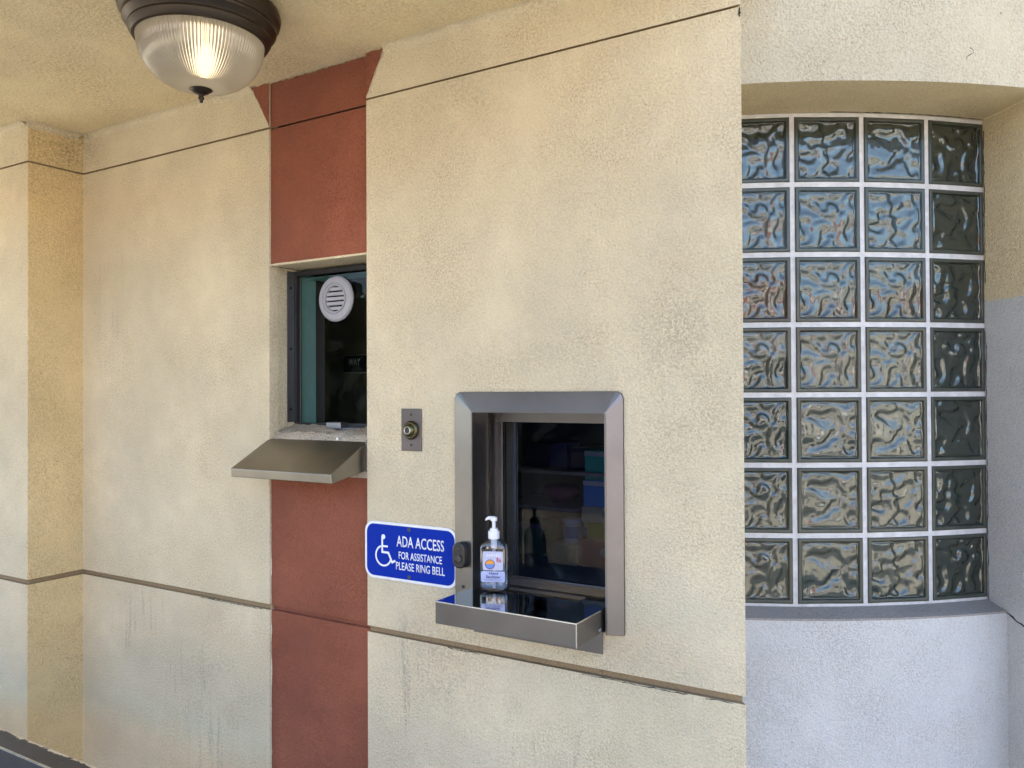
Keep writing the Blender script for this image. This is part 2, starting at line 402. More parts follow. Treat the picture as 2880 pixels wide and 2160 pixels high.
# soft plaster cove where wall and canopy meet
bm = bmesh.new()
def cove(pts, rad=.022):
    for (a, b, nrm) in pts:
        prev = None
        for i in range(6):
            t = R(90*i/5); d = rad*(1-math.sin(t)); h = rad*(1-math.cos(t))
            cur = [(p[0]+nrm[0]*d, p[1]+nrm[1]*d, CEIL-.0005-h) for p in (a, b)]
            if prev: quad(bm, prev[0], prev[1], cur[1], cur[0])
            prev = cur
cove([((-7, -.2), (-2.93, -.2), (0, -1)), ((-2.914, -.2), (-2.914, -.02), (1, 0)), ((-2.9, 0), (-2.0, 0), (0, -1)), ((-1.46, -.01), (-.47, -.01), (0, -1))])
merge(bm); obj('plaster_cove', bm, M['stucco'], bld, smooth=True)

# curved corner bay
CX, CY, RB, TH = -1.244, 1.862, 1.621, .8354
RU, RS, ZT, PITCH, BW = 1.837, 1.693, .7154, .18288, .1695
SOF, ZB = .727, .7154-6*.18288-.1695
def cp(Rr, t, z): return (CX+Rr*math.sin(t), CY-Rr*math.cos(t), z)
JB = Vector((CX+(RB-.03)*math.sin(TH+.004), CY-(RB-.03)*math.cos(TH+.004))); JD = Vector((.61, -.792))
def jamb_t(Rr):                                  # where the splayed jamb meets a given radius
    lo, hi = 0, 1
    for _ in range(50):
        mdl = (lo+hi)/2; q = JB+JD*mdl
        if (q-Vector((CX, CY))).length < Rr: lo = mdl
        else: hi = mdl
    q = JB+JD*lo; return math.atan2(q.x-CX, -(q.y-CY))
TL = .30
def arc_wall(bm, Rr, t0, t1, z0, z1, n=48, mi=0):
    a = [t0+(t1-t0)*i/n for i in range(n+1)]
    for p, q in zip(a, a[1:]): quad(bm, cp(Rr, p, z0), cp(Rr, q, z0), cp(Rr, q, z1), cp(Rr, p, z1), mi=mi)
def arc_flat(bm, R0, R1, t0, e0, e1, z0, z1, n=48, mi=0):
    for i in range(n):
        f0, f1 = i/n, (i+1)/n
        quad(bm, cp(R0, t0+(e0-t0)*f0, z0), cp(R0, t0+(e0-t0)*f1, z0), cp(R1, t0+(e1-t0)*f1, z1), cp(R1, t0+(e1-t0)*f0, z1), mi=mi)
jU, jS, jB = jamb_t(RU), jamb_t(RS), jamb_t(RB-.03)
bm = bmesh.new()
arc_wall(bm, RU, .27, jU, SOF, TOP); arc_wall(bm, RU, jU, 2.2, SOF, TOP); arc_wall(bm, RU, jU, 2.2, GZ, SOF)
merge(bm)
o = obj('bay_wall', bm, M['turret'], bld); auto_smooth(o); bv = o.modifiers.new('bevel', 'BEVEL'); bv.width = .006; bv.segments = 2; bv.limit_method = 'ANGLE'; bv.angle_limit = R(40)
bm = bmesh.new(); arc_flat(bm, RB-.03, RU-.0003, TL, jB, jU, SOF+.0003, SOF+.0003); merge(bm); obj('window_head', bm, M['bay_reveal'], bld)
bm = bmesh.new(); qU = JB+JD*((Vector(cp(RU, jU, 0)[:2])-JB).length-.0005)
PZ = .238
top_edge = [(JB.x+(qU.x-JB.x)*i/24, JB.y+(qU.y-JB.y)*i/24, PZ+random.uniform(-.003, .003)-(.03 if i == 0 else 0)*0) for i in range(25)]
bm.faces.new([bm.verts.new(p) for p in [(JB.x, JB.y, SOF)]+top_edge+[(qU.x, qU.y, SOF)]])
bm2 = bmesh.new(); bm2.faces.new([bm2.verts.new(p) for p in top_edge+[(qU.x, qU.y, GZ), (JB.x, JB.y, GZ)]]); obj('repainted_jamb', bm2, M['repaint'], bld)
p0, p1 = cp(RB-.03, TL, 0), cp(RU, TL, 0)
quad(bm, (p0[0], p0[1], GZ), (p1[0], p1[1], GZ), (p1[0], p1[1], SOF), (p0[0], p0[1], SOF))
obj('window_jamb', bm, M['bay_reveal'], bld)
bm = bmesh.new(); arc_wall(bm, RS, .25, jS+.002, GZ, ZB-.024); merge(bm)
o = obj('wall_below_window', bm, M['repaint'], bld, smooth=True)
bm = bmesh.new(); arc_flat(bm, RB-.03, RS-.001, .25, jB+.01, jS+.002, ZB-.003, ZB-.019)
arc_wall(bm, RS-.001, .25, jS+.002, ZB-.024, ZB-.019); merge(bm)
o = obj('sill', bm, M['cement'], bld); auto_smooth(o)
# crack lines where the bay window meets the plaster
def crack(name, pts, wd):
    bm = bmesh.new(); prev = None
    for i, p in enumerate(pts):
        p = Vector(p); d = (Vector(pts[min(i+1, len(pts)-1)])-Vector(pts[max(i-1, 0)])).normalized()
        s = d.cross(Vector((p.x, p.y+1.74, p.z))).normalized()*wd*random.uniform(.3, 1)
        cur = [bm.verts.new(p-s), bm.verts.new(p+s)]
        if prev: bm.faces.new((prev[0], prev[1], cur[1], cur[0]))
        prev = cur
    return obj(name, bm, M['black'], bld)
jn = Vector((-JD.y, JD.x)); jn = jn if jn.dot(Vector((0, -1))) > 0 else -jn
pts = []
for i in range(90):
    z = ZB-.01+(SOF-.02-ZB)*i/89; q = JB+JD*(.034+random.uniform(0, .004))+jn*.0015
    pts.append((q.x, q.y, z))
crack('crack', pts[:52], .0011); crack('crack', pts[60:], .0013)
pts = []
for i in range(26):
    q = JB+JD*(.05+.0075*i)+jn*.002; pts.append((q.x, q.y, ZB-.012-.0018*i+random.uniform(-.003, .003)))
crack('crack', pts, .0022)
crack('crack', [cp(RB+.006, .56+(TH-.56)*i/40, SOF-.0012) for i in range(41)], .0012)
crack('crack', [(-.4755+random.uniform(-.001, .001), -.0125, .802+.0025*i) for i in range(9)], .0028)

def under_groove(x0, x1, z, y):
    n = int((x1-x0)/.006); crack('crack', [(x0+(x1-x0)*i/n, y, z+random.uniform(-.0012, .0012)) for i in range(n+1)], .0011)
under_groove(-.86, -.60, -.6668, -.0115); under_groove(-.56, -.50, -.6665, -.0115); under_groove(-2.25, -1.96, -.6638, -.0015); under_groove(-1.25, -1.15, -.6668, -.0115)
crack('crack', [cp(RU+.001, .70+.006*math.sin(i*1.1), .812-.006*i) for i in range(6)], .0010)
# glass block window, 4 x 7 blocks set in white mortar
gbw = thing('glass_block_window', 'curved window of wavy glass blocks in white mortar, right of the flat wall', 'window', (CX, CY, ZB))
def wave(x, z, sd):
    q = Vector((x*12, z*12, 1.3+sd*7.7))
    wv = noise.noise_vector(q*1.1)*.75
    dx, dz = x+.006, z-.004; rr = math.hypot(dx, dz); ang = math.atan2(dz, dx)
    q2 = Vector((x*31, z*31, 4.1+sd*5.3))+wv*1.2
    star = math.cos(6*ang+3*noise.noise(q*.8))*math.exp(-((rr-.048)/.028)**2)
    nn = noise.noise(q2)+.16*star+.04
    return .0029*math.tanh(3.6*nn)+.0030*noise.noise(q*1.3+Vector((5, 5, 5)))+.00022*noise.noise(Vector((x*95, z*95, sd)))
def block_mesh(sd):
    bm = bmesh.new(); n = 96; h = BW/2; g = []
    for j in range(n+1):
        row = []
        for i in range(n+1):
            x = -h+BW*i/n; z = -h+BW*j/n
            e = h-max(abs(x), abs(z))
            y = 0
            if e < .002: y = .002-math.sqrt(max(0, .002**2-(.002-e)**2))
            elif e > .0095:
                k = min(1, (e-.0095)/.009); k = k*k*(3-2*k)
                y = .0075*min(1, (e-.0095)/.0025)-wave(x, z, sd)*k
            row.append(bm.verts.new((x, y, z)))
        g.append(row)
    for j in range(n):
        for i in range(n): bm.faces.new((g[j][i], g[j][i+1], g[j+1][i+1], g[j+1][i]))
    ring = [g[0][i] for i in range(n)]+[g[j][n] for j in range(n)]+[g[n][n-i] for i in range(n)]+[g[n-j][0] for j in range(n)]
    back = [bm.verts.new((v.co.x, .05, v.co.z)) for v in ring]
    m4 = len(ring)
    for i in range(m4): bm.faces.new((ring[i], ring[(i+1) % m4], back[(i+1) % m4], back[i]))
    bm.faces.new(back[::-1]); bmesh.ops.recalc_face_normals(bm, faces=bm.faces)
    for fc in bm.faces:
        cc = fc.calc_center_median()
        if h-max(abs(cc.x), abs(cc.z)) < .0108: fc.material_index = 2
    k = h-.0092
    fc = bm.faces.new([bm.verts.new(p) for p in ((-k, -.0004, -k), (k, -.0004, -k), (k, -.0004, k), (-k, -.0004, k))]); fc.material_index = 1
    me = bpy.data.meshes.new('glass_block'); bm.to_mesh(me); bm.free(); me.materials.append(M['block']); me.materials.append(M['block_face']); me.materials.append(M['block_rim'])
    me.polygons.foreach_set('use_smooth', [True]*len(me.polygons)); return me
bmes = [block_mesh(q) for q in range(3)]
for k in range(4):
    for rr in range(7):
        t = TH-(k*PITCH+BW/2)/RB; o = bpy.data.objects.new('glass_block', bmes[(k*2+rr*5+(rr*k)//3) % 3]); C.objects.link(o); o.parent = gbw
        P = cp(RB*math.cos(BW/2/RB)+.002, t, ZT-rr*PITCH-BW/2); o.location = (P[0]-CX, P[1]-CY, P[2]-ZB); o.rotation_euler = (0, 0, t)
bm = bmesh.new()
def garc(Rr, t, z): q = cp(Rr, t, z); return (q[0]-CX, q[1]-CY, q[2]-ZB)
tj = [TH-(k*PITCH)/RB for k in range(5)]; gap = .5*(PITCH-BW)/RB
def mort(t0, t1, z0, z1, n):
    for q in range(n):
        a, b = t0+(t1-t0)*q/n, t0+(t1-t0)*(q+1)/n
        quad(bm, garc(RB-.0025, a, z0), garc(RB-.0025, b, z0), garc(RB-.0025, b, z1), garc(RB-.0025, a, z1))
zs = [SOF-.001]+[ZT-rr*PITCH for rr in range(7)]
ov = .002
for rr in range(8):
    z1 = SOF-.001 if rr == 0 else ZT-rr*PITCH+(PITCH-BW)+ov
    z0 = ZB-.012 if rr == 7 else ZT-rr*PITCH-ov
    mort(TL+.01, jB+.006, z0, z1, 40)
    if rr < 7:
        zt_, zb_ = ZT-rr*PITCH-ov, ZT-(rr+1)*PITCH+(PITCH-BW)+ov
        for k in range(5):
            ta = tj[k]-ov/RB; tb = tj[k]+2*gap+ov/RB
            if k == 0: tb = jB+.006
            mort(ta, tb, zb_, zt_, 2)
merge(bm); obj('mortar_grid', bm, M['mortar'], gbw, smooth=True)

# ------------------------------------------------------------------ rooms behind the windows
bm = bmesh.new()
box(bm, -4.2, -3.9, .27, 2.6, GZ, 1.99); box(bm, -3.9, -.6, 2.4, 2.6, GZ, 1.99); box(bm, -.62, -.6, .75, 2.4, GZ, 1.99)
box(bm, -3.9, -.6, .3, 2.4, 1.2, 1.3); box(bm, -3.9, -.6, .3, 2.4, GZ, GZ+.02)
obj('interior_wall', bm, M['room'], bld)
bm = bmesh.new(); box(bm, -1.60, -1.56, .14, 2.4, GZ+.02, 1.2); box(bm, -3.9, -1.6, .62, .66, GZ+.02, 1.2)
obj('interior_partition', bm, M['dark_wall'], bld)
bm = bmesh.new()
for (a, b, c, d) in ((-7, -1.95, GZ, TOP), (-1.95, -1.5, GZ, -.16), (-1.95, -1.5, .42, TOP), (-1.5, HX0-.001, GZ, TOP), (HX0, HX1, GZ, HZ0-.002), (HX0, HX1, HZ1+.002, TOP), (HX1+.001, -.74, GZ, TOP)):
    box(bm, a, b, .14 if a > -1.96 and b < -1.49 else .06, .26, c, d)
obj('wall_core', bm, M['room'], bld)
bm = bmesh.new()                                   # painted inner lining of the small window
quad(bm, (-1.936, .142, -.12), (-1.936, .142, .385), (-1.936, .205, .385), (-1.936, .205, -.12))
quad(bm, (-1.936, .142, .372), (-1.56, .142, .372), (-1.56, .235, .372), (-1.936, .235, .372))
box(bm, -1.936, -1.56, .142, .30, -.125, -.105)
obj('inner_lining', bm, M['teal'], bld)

# ------------------------------------------------------------------ small speaking window in the red strip
sw = thing('speaking_window', 'narrow dark window with a round speaking ring, recessed in the red strip', 'window', (-1.75, .1, -.1))
def at(o): return Matrix.Translation(-Vector(o.location))
def put(name, bm, m, par, **kw):
    bm.transform(par.matrix_basis.inverted()); return obj(name, bm, m, par, **kw)
bpy.context.view_layer.update()
bm = bmesh.new(); box(bm, -1.9365, -1.9335, .078, .108, -.09, .388)
fr = put('frame', bm, M['grey_frame'], sw)
bm = bmesh.new()
box(bm, -1.9365, -1.925, .109, .124, -.095, .388); box(bm, -1.925, -1.54, .109, .124, .374, .388); box(bm, -1.925, -1.54, .109, .124, -.105, -.092)
put('gasket', bm, M['dark_frame'], sw)
for z in (.335, .142, -.05):
    bm = bmesh.new(); lathe(bm, [(.0045, 0), (.0045, .002), (.0001, .0026)], 12)
    bm.transform(Matrix.Translation((-1.9335, .092, z)) @ Matrix.Rotation(R(90), 4, 'Y')); put('screw', bm, M['dark_frame'], sw)
bm = bmesh.new(); quad(bm, (-1.925, .130, -.1), (-1.54, .130, -.1), (-1.54, .130, .38), (-1.925, .130, .38)); put('glass_pane', bm, M['glass'], sw)
RC = Vector((-1.768, .126, .294))
bm = bmesh.new(); lathe(bm, [(.071, 0), (.071, .004), (.066, .009), (.050, .011), (.0485, .0075), (.046, .0075), (.0445, .012), (.041, .012), (.0385, .006), (.0385, .0)], 64, axis='Y')
bm.transform(Matrix.Translation(RC)); ring = put('speaking_ring', bm, M['lilac'], sw, smooth=False); auto_smooth(ring, 30)
bm = bmesh.new()
for k in range(5):
    zz = -.030+.015*k; hw = math.sqrt(max(0, .0382**2-zz**2)); box(bm, -hw, hw, -.007, .0, zz-.0052, zz+.0052)
bm.transform(Matrix.Translation(RC)); put('grille', bm, M['lilac'], sw, bevel=.001)
bm = bmesh.new(); lathe(bm, [(.0384, -.001), (.0001, -.001)], 48, axis='Y'); bm.transform(Matrix.Translation(RC)); put('hole', bm, M['black'], sw)
bm = bmesh.new(); box(bm, -1.775, -1.715, .085, .118, -.108, -.088); box(bm, -1.80, -1.64, .09, .12, -.112, -.104); put('latch', bm, M['grey_frame'], sw, bevel=.002)
# things on the dark wall inside
pq = thing('wall_plaque', 'small black plaque with raised lettering on the dark wall inside the narrow window', 'plaque', (-2.126, .612, .113))
bm = bmesh.new(); prism_xz(bm, rrect(-.066, .066, -.036, .036, .012), -.004, .006); obj('backing', bm, plain('plaque_edge', (.22, .22, .19), .5), pq)
bm = bmesh.new(); prism_xz(bm, rrect(-.062, .062, -.032, .032, .010), -.007, -.0042); obj('plate', bm, plain('plaque_black', (.004, .005, .007), .4), pq)
obj('lettering', text_bm("WAY", -.036, .024, -.006, .020, -.0072), plain('plaque_letters', (.45, .45, .48), .5), pq)
bm = bmesh.new()
for i in range(14):
    if i % 4 != 3: lathe(bm, [(.0016, 0), (.0012, .001), (.0001, .0013)], 8, c=(-.045+.0068*i, -.0072, -.016-.005*(i % 2)), axis='Y')
obj('raised_dots', bm, plain('plaque_dots', (.06, .06, .07), .5), pq)
bm = bmesh.new(); box(bm, -.011, .011, -.012, .008, -.026, .026); box(bm, -.004, .004, -.02, -.0125, -.008, .008)
tag(obj('light_switch', bm, M['black_plastic'], None, bevel=.002, loc=(-2.316, .611, .23)), 'small dark switch box on the wall beside the teal window lining', 'switch')
bm = bmesh.new(); box(bm, -.05, .05, -.0012, .0, -.045, .045)
tag(obj('paper_notice', bm, plain('dim_paper', (.075, .068, .045), .8), None, loc=(-2.09, .6185, -.02)), 'faint square notice low on the dark wall inside the narrow window', 'notice')

# steel ledge under the small window
ld = thing('shelf', 'sloping brushed steel ledge under the narrow window on the red strip', 'ledge', (-1.739, 0, -.137))
bm = bmesh.new()
LX0, LX1 = -1.937, -1.541
def prof(x): return [(x, RY, -.137), (x, -.139, -.2175), (x, -.1365, -.243), (x, RY, -.218)]
A = [bm.verts.new(p) for p in prof(LX0)]; B = [bm.verts.new(p) for p in prof(LX1)]
for i in range(4): bm.faces.new((A[i], B[i], B[(i+1) % 4], A[(i+1) % 4])).material_index = 0
bm.faces.new(A[::-1]); bm.faces.new(B)
M['ledge_steel'] = metal('taupe_steel', (.27, .25, .215), .36, (6, 400, 400))
put('shelf_body', bm, M['ledge_steel'], ld, bevel=.0022)
bm = bmesh.new(); prism_xz(bm, [(0, 0), (1, 0), (1, 1), (0, 1)], 0, 1); bm.free()
bm = bmesh.new(); box(bm, LX1, LX1+.013, -.001, RY-.0005, -.222, -.133); put('mounting_flange', bm, M['steel'], ld, bevel=.001)
bm = bmesh.new(); lathe(bm, [(.004, 0), (.004, .002), (.0001, .003)], 12, c=(-1.648, RY-.007, -.131), axis='Y'); put('screw', bm, M['white_plastic'], ld)

# ------------------------------------------------------------------ service window
YW = -.01
sv = thing('service_window', 'stainless steel framed service window above the pull-out tray', 'window', (-.98, 0, -.28))
bpy.context.view_layer.update()
OX0, OX1, OZ1, OZB = -1.221, -.748, .002, -.559
IX0, IX1, IZ1 = -1.155, -.787, -.050
YI = YW-.024
bm = bmesh.new()
def bevel_piece(o0, o1, i1, i0):
    # outer edge on the wall, inner edge proud, then a lip back into the opening
    quad(bm, (o0[0], YW-.001, o0[1]), (o1[0], YW-.001, o1[1]), (o1[0], YW-.007, o1[1]), (o0[0], YW-.007, o0[1]))
    quad(bm, (o0[0], YW-.007, o0[1]), (o1[0], YW-.007, o1[1]), (i1[0], YI, i1[1]), (i0[0], YI, i0[1]))
rc = .016
top_out = [(OX0, OZ1-rc), (OX0+rc*.3, OZ1-rc*.3), (OX0+rc, OZ1), (OX1-rc, OZ1), (OX1-rc*.3, OZ1-rc*.3), (OX1, OZ1-rc)]
bevel_piece((OX0, OZB), (OX0, OZ1-rc), (IX0, IZ1), (IX0, OZB))
bevel_piece((OX0, OZ1-rc), top_out[1], (IX0, IZ1), (IX0, IZ1-1e-4)); bevel_piece(top_out[1], top_out[2], (IX0+1e-4, IZ1), (IX0, IZ1))
bevel_piece(top_out[2], top_out[3], (IX1, IZ1), (IX0, IZ1))
bevel_piece(top_out[3], top_out[4], (IX1, IZ1), (IX1-1e-4, IZ1)); bevel_piece(top_out[4], top_out[5], (IX1, IZ1-1e-4), (IX1, IZ1))
bevel_piece((OX1, OZ1-rc), (OX1, OZB), (IX1, OZB), (IX1, IZ1))
for a, b in (((OX0, OZB), (IX0, OZB)), ((OX1, OZB), (IX1, OZB))):
    quad(bm, (a[0], YW-.001, OZB), (b[0], YW-.001, OZB), (b[0], YI, OZB), (a[0], YW-.007, OZB))
bmesh.ops.remove_doubles(bm, verts=bm.verts, dist=3e-4)
put('frame', bm, M['steel'], sv, bevel=.0012)
bm = bmesh.new()                                   # liner of the opening: stepped jambs and head
box(bm, IX0-.004, IX0, YI, .03, OZB, IZ1); box(bm, IX1, IX1+.004, YI, .09, OZB, IZ1); box(bm, IX0, IX1, YI, .06, IZ1, IZ1+.004)
box(bm, IX0-.012, IX0-.004, .03, .05, OZB, IZ1+.02); box(bm, IX0-.02, IX0-.012, .05, .064, OZB, IZ1+.02)
put('frame_liner', bm, M['steel'], sv, bevel=.0008)
SY = .066; SX0, SX1, SZ1, SZ0 = -1.1635, -.77, -.052, -.507
bm = bmesh.new()                                   # sash with mitred corners
def mitre(a, b, c, d, y0, y1):
    quad(bm, (a[0], y0, a[1]), (b[0], y0, b[1]), (c[0], y0, c[1]), (d[0], y0, d[1]))
    quad(bm, (d[0], y0, d[1]), (c[0], y0, c[1]), (c[0], y1, c[1]), (d[0], y1, d[1]))
    quad(bm, (a[0], y0, a[1]), (b[0], y0, b[1]), (b[0], y1, b[1]), (a[0], y1, a[1]))
s = .0245; g = .0006
mitre((SX0, SZ1), (SX1, SZ1), (SX1-s, SZ1-s), (SX0+s, SZ1-s), SY, SY+.02)
mitre((SX0, SZ0), (SX0, SZ1-g), (SX0+s-g, SZ1-s-g), (SX0+s-g, SZ0+s), SY, SY+.02)
quad(bm, (SX0+.03, SY-.012, SZ0-.004), (SX1, SY-.012, SZ0-.004), (SX1, SY+.012, SZ0+.023), (SX0+.03, SY+.012, SZ0+.023))
quad(bm, (SX0+.03, SY+.012, SZ0+.023), (SX1, SY+.012, SZ0+.023), (SX1, SY+.022, SZ0+.023), (SX0+.03, SY+.022, SZ0+.023))
put('sash', bm, M['steel'], sv, bevel=.0008)
bm = bmesh.new(); box(bm, SX0+s, SX0+s+.006, SY+.012, SY+.03, SZ0, SZ1-s); box(bm, SX0+s, SX1, SY+.022, SY+.03, SZ0+.019, SZ0+.026)
put('inner_bead', bm, M['steel_dark'], sv)
bm = bmesh.new(); box(bm, -1.112, -1.105, .098, .104, SZ0, SZ1-s+.004); put('glass_edge_strip', bm, M['grey_frame'], sv)
bm = bmesh.new(); quad(bm, (SX0+s, SY+.024, SZ0+.02), (SX1, SY+.024, SZ0+.02), (SX1, SY+.024, SZ1-s+.006), (SX0+s, SY+.024, SZ1-s+.006)); put('glass_pane', bm, M['glass2'], sv)
bm = bmesh.new(); lathe(bm, [(.004, 0), (.004, .0015), (.0001, .002)], 12, c=(-1.19, YW-.016, -.497), axis='Y'); put('screw', bm, M['dark_frame'], sv)

# transaction tray
tr = thing('transaction_tray', 'stainless steel tray box jutting out below the service window', 'tray', (-.98, -.08, -.553))
bpy.context.view_layer.update()
TX0, TX1, TYF, TZ, TB = -1.171, -.7935, -.168, -.5, -.553
bm = bmesh.new()
sl = (-1.108, -.873, -.004, .058)
tk = .0022
def tray_top(bm):
    xs = [TX0, sl[0], sl[1], TX1]; ys = [TYF, sl[2], sl[3], .066]
    for i in range(3):
        for j in range(3):
            if i == 1 and j == 1: continue
            x0, x1 = xs[i], xs[i+1]; y0, y1 = ys[j], ys[j+1]
            if i == 0 and j >= 1: x0 = max(x0, IX0+.0005)
            quad(bm, (x0, y0, TZ), (x1, y0, TZ), (x1, y1, TZ), (x0, y1, TZ))
    quad(bm, (sl[0], sl[2], TZ), (sl[1], sl[2], TZ), (sl[1], sl[2], TZ-.03), (sl[0], sl[2], TZ-.03))
    quad(bm, (sl[1], sl[2], TZ), (sl[1], sl[3], TZ), (sl[1], sl[3], TZ-.03), (sl[1], sl[2], TZ-.03))
tray_top(bm); merge(bm)
put('tray_top', bm, M['mirror_steel'], tr)
bm = bmesh.new()
box(bm, TX0, TX1, TYF-tk, TYF, TB, TZ-.0002); box(bm, TX1-tk, TX1, TYF, -.014, TB, TZ-.0002); box(bm, TX0, TX0+tk, TYF, -.014, TB, TZ-.0002)
box(bm, TX0+tk, TX1-tk, TYF+tk, -.014, TB, TB+.002)
put('tray_sides', bm, M['steel_h'], tr, bevel=.001)
bm = bmesh.new()                                   # brighter steel edges along the top rim
box(bm, TX0, TX1, TYF-.0026, TYF+.0006, TZ-.0018, TZ+.0008); box(bm, TX1-.0008, TX1+.0008, TYF+.0006, -.014, TZ-.0018, TZ+.0008)
box(bm, TX1-.0008, TX1+.0008, TYF-.0026, TYF, TB, TZ-.0018)
put('rim', bm, metal('bright_edge_steel', (.75, .74, .72), .18), tr)
bm = bmesh.new(); box(bm, sl[0]-.01, sl[1]+.0, sl[2]+.001, .075, TZ-.034, TZ-.03); put('slot_floor', bm, M['black'], tr)
bm = bmesh.new(); box(bm, -1.165, -.8035, YW-.005, YW-.001, -.611, -.552); put('back_plate', bm, M['steel_dark'], tr, bevel=.0008)
bm = bmesh.new(); lathe(bm, [(.0055, 0), (.0055, .003), (.003, .004), (.0001, .004)], 14)
bm.transform(Matrix.Translation((TX1+.0005, -.055, -.543)) @ Matrix.Rotation(R(90), 4, 'Y')); put('bolt', bm, M['grey_frame'], tr)

# doorbell on the frame
db = thing('doorbell', 'black rounded doorbell on the steel frame beside the blue sign', 'doorbell', (-1.1905, YW-.02, -.4145))
bm = bmesh.new(); prism_xz(bm, rrect(-.0195, .0195, -.0335, .0335, .0185), -.016, .012); obj('housing', bm, M['black_plastic'], db, bevel=.004)
bm = bmesh.new(); lathe(bm, [(.0115, .015), (.0115, .018), (.0095, .0185), (.009, .0172), (.0001, .0172)], 32, c=(0, 0, -.008), axis='Y'); obj('button', bm, plain('doorbell_button', (.02, .02, .024), .2), db)
bm = bmesh.new(); lathe(bm, [(.004, .015), (.004, .0172), (.0001, .0174)], 20, c=(0, 0, .017), axis='Y'); obj('lens', bm, plain('doorbell_lens', (.03, .03, .04), .1), db)

# call button plate
cb = thing('call_button', 'brown metal call button plate on the cream wall left of the service window', 'call button', (-1.366, YW, -.099))
bm = bmesh.new(); prism_xz(bm, [(-.034, -.057), (.034, -.057), (.034, .057), (-.034, .057)], -.0045, -.0005); obj('plate', bm, M['plate_brown'], cb, bevel=.0012)
bm = bmesh.new(); lathe(bm, [(.0255, .0045), (.0255, .008), (.023, .013), (.0195, .0155), (.0185, .0145), (.017, .0145)], 48, c=(0, 0, -.001), axis='Y'); obj('collar', bm, metal('olive_brass', (.12, .105, .06), .35), cb, smooth=True)
bm = bmesh.new(); lathe(bm, [(.0172, .0143), (.0172, .016), (.0135, .0195), (.0105, .021)], 40, c=(0, 0, -.001), axis='Y'); obj('push_button', bm, metal('green_brass', (.10, .10, .045), .3), cb, smooth=True)
bm = bmesh.new(); lathe(bm, [(.0108, .0205), (.0108, .0225), (.0088, .023), (.0082, .021)], 36, c=(0, 0, -.001), axis='Y'); obj('bright_ring', bm, metal('worn_brass', (.55, .50, .42), .25), cb, smooth=True)
bm = bmesh.new(); lathe(bm, [(.0083, .0212), (.0001, .020)], 30, c=(0, 0, -.001), axis='Y'); obj('button_centre', bm, M['dark_frame'], cb)
for z in (.041, -.041):
    bm = bmesh.new(); lathe(bm, [(.0034, .0045), (.0034, .0055), (.0001, .0058)], 14, c=(0, 0, z), axis='Y'); obj('screw', bm, M['dark_frame'], cb)

# ADA sign
sg = thing('access_sign', 'blue sign with white border, wheelchair symbol and the words ADA ACCESS', 'sign', (-1.3735, YW-.0035, -.4325))
bm = bmesh.new(); prism_xz(bm, rrect(-.1565, .1565, -.0785, .0785, .030), -.0012, .0012); obj('border', bm, M['sign_white'], sg)
bm = bmesh.new(); prism_xz(bm, rrect(-.1495, .1495, -.0715, .0715, .0245), -.0016, -.0013); obj('panel', bm, M['sign_blue'], sg)
SXC, SZC = -1.3735, -.4325
def slet(s, x0, x1, z0, z1, off): obj('lettering', text_bm(s, x0-SXC, x1-SXC, z0-SZC, z1-SZC, -.0018, .0002, off), M['sign_white'], sg)
slet("ADA ACCESS", -1.417, -1.2575, -.4175, -.3875, .012)
slet("FOR ASSISTANCE", -1.4095, -1.2645, -.4505, -.430, .010)
slet("PLEASE RING BELL", -1.419, -1.2555, -.480, -.4585, .010)
bm = bmesh.new()
def stroke(pts, wd):
    for (a, b) in zip(pts, pts[1:]):
        a, b = Vector(a), Vector(b); d = (b-a).normalized(); nn = Vector((-d.y, d.x))*wd/2; e = d*wd*.3
        q = [a-nn-e, b-nn+e, b+nn+e, a+nn-e]
        prism_xz(bm, [(p.x-SXC, p.y-SZC) for p in q], -.0020-random.random()*1e-4, -.0018)
stroke([(-1.4675, -.397), (-1.4675, -.4372), (-1.446, -.4372), (-1.4325, -.4625), (-1.423, -.4575)], .0058)
stroke([(-1.4675, -.4205), (-1.449, -.4205)], .005)
stroke([(-1.4630+.0270*math.cos(R(a)), -.4470+.0270*math.sin(R(a))) for a in range(112, 338, 9)], .0050)
prism_xz(bm, [(-1.4635+.0068*math.cos(R(a))-SXC, -.395+.0068*math.sin(R(a))-SZC) for a in range(0, 360, 15)], -.0022, -.0018)
obj('wheelchair_symbol', bm, M['sign_white'], sg)
for z in (.0635, -.064):
    bm = bmesh.new(); lathe(bm, [(.0056, .0016), (.005, .0028), (.0028, .003), (.0024, .0018), (.0001, .0018)], 20, c=(-.0005, 0, z), axis='Y'); obj('screw', bm, metal('sign_screw', (.12, .12, .14), .4), sg)

